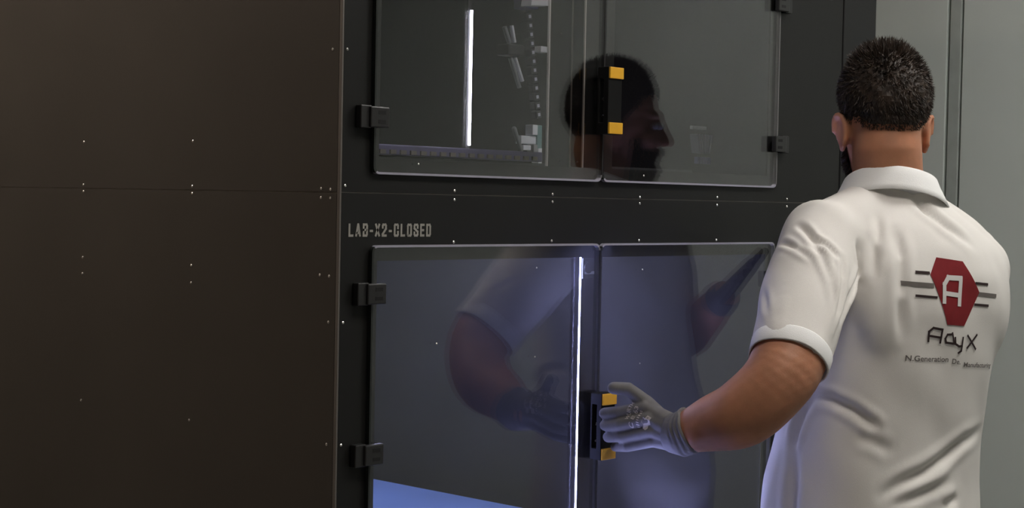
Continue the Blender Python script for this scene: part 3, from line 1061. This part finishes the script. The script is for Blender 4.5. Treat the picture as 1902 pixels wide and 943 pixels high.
# sleeve bands: short hollow cuffs that stand out past the sleeve's end
def cuff(c, ax, r, material, name='sleeve_band', h=0.030, parent=None, ext=0.014):
    bm = bmesh.new()
    n = 40
    s = ax.cross(Vector((0, 0, 1))).normalized()
    w = ax.cross(s).normalized()
    prof = ((-h + ext, r - 0.002), (-h + ext, r + 0.0012), (-h + ext + 0.002, r + 0.0018), (-0.002 + ext, r + 0.0004), (ext, r - 0.0008), (ext - 0.001, r - 0.003), (-0.02, r - 0.004))
    rings = []
    for d, rr in prof:
        rings.append([bm.verts.new(c + ax * d + (s * math.cos(2 * PI * k / n) + w * math.sin(2 * PI * k / n)) * (rr + 0.0008 * math.sin(5 * 2 * PI * k / n))) for k in range(n)])
    for a, b in zip(rings[:-1], rings[1:]):
        for k in range(n):
            bm.faces.new((a[k], a[(k + 1) % n], b[(k + 1) % n], b[k]))
    bmesh.ops.recalc_face_normals(bm, faces=bm.faces[:])
    me = bpy.data.meshes.new(name)
    bm.to_mesh(me)
    bm.free()
    for p in me.polygons:
        p.use_smooth = True
    return own(name, me, material, parent or shirt)


def own_child(name, me, material, parent):
    o = own(name, me, material, parent)
    return o


cuff(CL, AL, 0.0678, M['collar'])
cuff(CR, AR, 0.064, M['collar'])

# collar: a stand around the neck folded over into a fall; it turns with the neck
CTH = R(47)
CF = Vector((math.cos(CTH), math.sin(CTH), 0))
CRT = Vector((math.sin(CTH), -math.cos(CTH), 0))
CC = loc(-0.022, 0.008, 0.0) - CF * 0.008
bm = bmesh.new()
n = 64
# angle 0 = back of the neck; the collar opens at the throat
prof = ((0.000, -0.012, 0.0), (0.003, 0.016, 0.0), (0.005, 0.0335, 0.0), (0.0065, 0.0350, 0.0), (0.0085, 0.0350, 0.0), (0.0100, 0.0335, 0.0), (0.0150, 0.020, 0.4), (0.0215, 0.004, 0.8), (0.0245, -0.005, 1.0), (0.0235, -0.0065, 1.0), (0.0215, -0.006, 1.0), (0.014, 0.010, 0.6), (0.008, 0.012, 0.2))
cols = []
for k in range(n):
    a = -2.75 + 5.5 * k / (n - 1)
    ca, sa = math.cos(a), math.sin(a)
    fr = (1 - ca) / 2                           # 0 behind, 1 in front
    bx, by, bz = 0.074 * sa, -(0.075 if ca > 0 else 0.078) * ca, 1.541 - 0.050 * fr - 0.010 * sa * (1 - fr)
    row = []
    for o_, h_, f_ in prof:
        ex = 1.0 + 0.9 * fr * f_
        q = CC + CRT * (bx + sa * o_ * ex) + CF * (by - ca * o_ * ex)
        row.append(bm.verts.new((q.x, q.y, bz + h_ - 0.018 * fr * f_)))
    cols.append(row)
m_ = len(prof)
for a, b in zip(cols[:-1], cols[1:]):
    for j in range(m_):
        bm.faces.new((a[j], a[(j + 1) % m_], b[(j + 1) % m_], b[j]))
bm.faces.new(cols[0])
bm.faces.new(cols[-1][::-1])
bmesh.ops.recalc_face_normals(bm, faces=bm.faces[:])
me = bpy.data.meshes.new('collar')
bm.to_mesh(me)
bm.free()
for p in me.polygons:
    p.use_smooth = True
own('collar', me, M['collar'], shirt)


# ---- print on the back
def on_back(bm2d, name, material, lift=0.0012, step=0.005):
    """lay flat (x, z) artwork on the shirt's back"""
    x0, x1, y0, y1 = bounds(bm2d)
    k = x0 + step
    while k < x1:
        bmesh.ops.bisect_plane(bm2d, geom=bm2d.verts[:] + bm2d.edges[:] + bm2d.faces[:], plane_co=(k, 0, 0), plane_no=(1, 0, 0))
        k += step
    k = y0 + step
    while k < y1:
        bmesh.ops.bisect_plane(bm2d, geom=bm2d.verts[:] + bm2d.edges[:] + bm2d.faces[:], plane_co=(0, k, 0), plane_no=(0, 1, 0))
        k += step
    bmesh.ops.triangulate(bm2d, faces=bm2d.faces[:])
    for v in bm2d.verts:
        hit, nrm, idx, dist = BV.ray_cast(loc(v.co.x, -0.6, v.co.y), FW)
        if hit is None:
            hit, nrm = loc(v.co.x, -0.14, v.co.y), -FW
        v.co = hit + nrm * lift
    me = bpy.data.meshes.new(name)
    bm2d.to_mesh(me)
    bm2d.free()
    for p in me.polygons:
        p.use_smooth = True
    return own(name, me, material, shirt)


def poly2d(polys):
    bm = bmesh.new()
    for pl in polys:
        f = bm.faces.new([bm.verts.new((x, z, 0)) for x, z in pl])
    bmesh.ops.recalc_face_normals(bm, faces=bm.faces[:])
    return bm



on_back(poly2d([[(-0.0572, 1.4168), (0.005, 1.4096), (0.0422, 1.3547), (0.0043, 1.2959), (-0.0396, 1.2994), (-0.0777, 1.3872)]]), 'red_hexagon_print', M['red'])
on_back(poly2d(stroke([(-0.0500, 1.3400), (-0.0480, 1.3700), (-0.0375, 1.3815), (-0.0065, 1.3800), (-0.0112, 1.3345)], 0.0088) + stroke([(-0.0480, 1.3545), (-0.0130, 1.3505)], 0.0080)),
        'white_letter_print', M['print_white'], 0.0022)
for pl, w, mk in ((stroke([(-0.1062, 1.3914), (-0.0802, 1.3898)], 0.005), 0, 'print_dark'), (stroke([(-0.128, 1.3718), (-0.0753, 1.3682)], 0.008), 0, 'print_grey'), (stroke([(-0.1077, 1.3508), (-0.0665, 1.3474)], 0.0042), 0, 'print_dark'),
                  (stroke([(0.0322, 1.3712), (0.0656, 1.3687)], 0.0045), 0, 'print_dark'), (stroke([(0.0399, 1.3523), (0.0952, 1.3474)], 0.0065), 0, 'print_grey'), (stroke([(0.0317, 1.3332), (0.0699, 1.3303)], 0.0045), 0, 'print_dark')):
    on_back(poly2d(pl), 'bar_print', M[mk])
for pl in (stroke([(-0.077, 1.2709), (-0.0777, 1.2879), (-0.0694, 1.2943), (-0.0493, 1.291), (-0.0503, 1.268)], 0.0042) + stroke([(-0.0768, 1.2806), (-0.0494, 1.2765)], 0.004),
           stroke([(-0.0251, 1.282), (-0.0367, 1.2818), (-0.0404, 1.275), (-0.0375, 1.2677), (-0.0216, 1.2655)], 0.004) + stroke([(-0.0255, 1.2844), (-0.0181, 1.2647)], 0.0036),
           stroke([(-0.0173, 1.2757), (-0.0147, 1.2646), (-0.0049, 1.2599), (0.0035, 1.2603)], 0.004) + stroke([(0.0038, 1.2751), (0.0026, 1.2518), (-0.0049, 1.2483)], 0.004),
           stroke([(0.0163, 1.2783), (0.0439, 1.2532)], 0.0042) + stroke([(0.0439, 1.2786), (0.018, 1.2566)], 0.0042)):
    on_back(poly2d(pl), 'letter_print', M['print_dark'], 0.0016)


def fit_text(body, x0, x1, z0, z1, h, off=0.0):
    b = text_bm(body, 0.02, 1.0, off)
    a0, a1, b0, b1 = bounds(b)
    for v in b.verts:
        t = (v.co.x - a0) / (a1 - a0)
        v.co = Vector((x0 + (x1 - x0) * t, z0 + (z1 - z0) * t + (v.co.y - b0) / (b1 - b0) * h, 0))
    return b


on_back(fit_text('N.Generation', -0.1190, -0.0265, 1.2370, 1.2325, 0.0100, 0.0003), 'slogan_print', M['print_grey'])
on_back(fit_text('De.', -0.0170, 0.0050, 1.2290, 1.2270, 0.0095, 0.0003), 'slogan_print', M['print_grey'])
on_back(fit_text('Manufacturing', 0.0150, 0.1120, 1.2195, 1.2125, 0.0115, 0.0003), 'slogan_print', M['print_grey'])


# ---- gloves
def glove(fingers, thumb, palm, wrist, cuff_end, back_dir, ext_parent, label, prints):
    bm = bmesh.new()
    for pts, rad in fingers:
        add_tube(bm, pts, rad, 14)
    add_tube(bm, thumb[0], thumb[1], 14)
    for pts, rad in palm:
        add_tube(bm, pts, rad, 16)
    add_tube(bm, wrist[0], wrist[1], 24, False)
    me = remesh(bm, 0.0022, 4)
    # knit wrinkles at the wrist, worn palm side in black rubber
    ax = (wrist[0][-1] - wrist[0][0]).normalized()
    for v in me.vertices:
        t = (v.co - wrist[0][0]).dot(ax) / (wrist[0][-1] - wrist[0][0]).length
        if t > 0.35:
            v.co += v.normal * (0.0009 * math.sin(t * 26 + 2.0 * math.sin(v.co.z * 90)))
    me.update()
    g = own('glove', me, M['glove'])
    me.materials.append(M['glove_dark'])
    for p in me.polygons:
        c = p.center + PO
        if p.normal.dot(back_dir) < -0.35 and (c - wrist[0][0]).dot(ax) < 0.0:
            p.material_index = 1
    g['label'] = label
    b2 = bmesh.new()
    b2.from_mesh(me)
    bv = BVHTree.FromBMesh(b2)
    b2.free()
    return g, bv


V = lambda *p: Vector(p)
WX = WL + (EL - WL).normalized() * 0.0
fing = [
    ([V(0.5764, -0.0485, 1.1321), V(0.5780, -0.0792, 1.1362), V(0.5916, -0.1286, 1.1487)], [0.0104, 0.0114, 0.0124]),
    ([V(0.5790, -0.0485, 1.1109), V(0.5755, -0.0845, 1.1170), V(0.5874, -0.1396, 1.1315)], [0.0104, 0.0114, 0.0124]),
    ([V(0.5880, -0.0485, 1.0895), V(0.5815, -0.0848, 1.0960), V(0.5897, -0.1430, 1.1112)], [0.0102, 0.0112, 0.0122]),
    ([V(0.6090, -0.0475, 1.0700), V(0.5902, -0.0910, 1.0775), V(0.5947, -0.1420, 1.0925)], [0.0090, 0.0100, 0.0112]),
]
thumb = ([V(0.5640, -0.0780, 1.1800), V(0.5813, -0.0960, 1.1790), V(0.5995, -0.1222, 1.1560), V(0.6065, -0.1529, 1.1300)], [0.0112, 0.0122, 0.0140, 0.016])
palm = [
    ([V(0.5950, -0.1290, 1.1460), V(0.6060, -0.1800, 1.1210)], [0.0135, 0.020]),
    ([V(0.5930, -0.1390, 1.1300), V(0.6050, -0.1850, 1.1120)], [0.0145, 0.021]),
    ([V(0.5950, -0.1430, 1.1110), V(0.6060, -0.1850, 1.1020)], [0.0145, 0.021]),
    ([V(0.5990, -0.1420, 1.0940), V(0.6070, -0.1830, 1.0960)], [0.0135, 0.020]),
    ([V(0.6065, -0.1500, 1.1300), V(0.6070, -0.1850, 1.1100)], [0.017, 0.023]),
]
wd = (EL - WL).normalized()
wrist = ([V(0.6060, -0.1760, 1.1090), WL, WL + wd * 0.022], [0.034, 0.0385, 0.0415])
gl, gbv = glove(fing, thumb, palm, wrist, None, Vector((-0.9, -0.4, 0)).normalized(), man, 'grey knit glove gripping the door handle', None)

# the other hand, spread on the door further along
hd = (HR - ER).normalized()
side = hd.cross(Vector((0, 1, 0))).normalized()
fing2 = []
for k, (o_, l_) in enumerate(((-0.030, 0.062), (-0.010, 0.070), (0.010, 0.066), (0.029, 0.052))):
    b_ = HR + hd * 0.040 + side * o_
    m2 = b_ + hd * l_ * 0.55 + side * o_ * 0.15
    t2 = b_ + hd * l_ * 0.95 + side * o_ * 0.3 + Vector((0, -0.012, -0.012))
    fing2.append(([t2, m2, b_], [0.0085, 0.0095, 0.0105]))
th2 = ([HR + hd * 0.035 - side * 0.065, HR + hd * 0.010 - side * 0.048, HR - hd * 0.030 - side * 0.022], [0.0095, 0.011, 0.014])
palm2 = [([HR + hd * 0.040 + side * o_, WR + hd * 0.01 + side * o_ * 0.5], [0.0135, 0.020]) for o_ in (-0.028, -0.009, 0.010, 0.027)]
wrist2 = ([WR + hd * 0.012, WR, WR - hd * 0.025], [0.031, 0.034, 0.036])
glove(fing2, th2, palm2, wrist2, None, Vector((0, -1, 0)), man, 'grey knit glove on the raised right hand', None)

# pale print on the back of the gripping glove

def on_glove(bm2d, name, p0, p1, upd, lift=0.0008):
    """lay artwork on the back of the gripping glove: x runs from p0 to p1, y along upd"""
    ex = (p1 - p0).normalized()
    ey = (upd - ex * upd.dot(ex)).normalized()
    nz = ex.cross(ey)
    if nz.x > 0:
        nz = -nz
    for v in bm2d.verts:
        q = p0 + ex * v.co.x + ey * v.co.y - PO
        hit, nrm, idx, dist = gbv.ray_cast(q + nz * 0.06, -nz)
        v.co = (hit + nrm * lift if hit is not None else q) + PO
    me = bpy.data.meshes.new(name)
    bm2d.to_mesh(me)
    bm2d.free()
    return own(name, me, M['glove_print'], gl)


for body_, a_, b_, hh in (('WURTH', (-0.5265, 0.1273, 1.126), (-0.5139, 0.1245, 1.1548), 0.0070),
                          ('C E 63', (-0.5187, 0.1190, 1.1128), (-0.5117, 0.1130, 1.1500), 0.0070),
                          ('IIIIIIII', (-0.5160, 0.1085, 1.1150), (-0.5110, 0.1060, 1.1440), 0.0045)):
    p0, p1 = loc(*a_), loc(*b_)
    on_glove(fit_text(body_, 0.0, (p1 - p0).length, 0.0, 0.0, hh, 0.0002), 'glove_print', p0, p1, FW)
p0, p1 = loc(-0.5120, 0.0970, 1.1120), loc(-0.5080, 0.0920, 1.1400)
on_glove(poly2d([[(0.0, 0.0), (0.004, -0.003), (0.010, -0.002), (0.012, -0.006), (0.019, -0.004), (0.024, -0.005), (0.026, 0.001), (0.020, 0.003), (0.021, 0.007), (0.012, 0.008), (0.008, 0.006), (0.001, 0.006)]]), 'glove_print', p0, p1, FW)


# ---- trousers and shoes
bm = bmesh.new()
add_tube(bm, [loc(-0.015, 0.005, 1.00), loc(-0.015, 0.005, 0.86)], [(0.125, 0.165, FW), (0.130, 0.172, FW)], 28)
for s in (-1, 1):
    add_tube(bm, [loc(s * 0.085 - 0.01, 0.0, 0.88), loc(s * 0.10, 0.005, 0.55), loc(s * 0.11, -0.015, 0.30), loc(s * 0.115, -0.012, 0.055)],
             [0.100, 0.082, 0.073, 0.070], 22, False)
tr = own('trousers', remesh(bm, 0.009, 6), M['trouser'])
for s in (-1, 1):
    bm = bmesh.new()
    add_tube(bm, [loc(s * 0.115, -0.045, 0.046), loc(s * 0.120, 0.05, 0.048), loc(s * 0.128, 0.155, 0.034)], [(0.034, 0.044, (RT.x, RT.y, 0)), (0.040, 0.046, (RT.x, RT.y, 0)), (0.042, 0.033, (RT.x, RT.y, 0))], 18)
    for v in bm.verts:
        v.co.z = max(0.001, v.co.z)
    me = bpy.data.meshes.new('shoe')
    bmesh.ops.recalc_face_normals(bm, faces=bm.faces[:])
    bm.to_mesh(me)
    bm.free()
    for p in me.polygons:
        p.use_smooth = True
    own('shoe', me, M['shoe'])
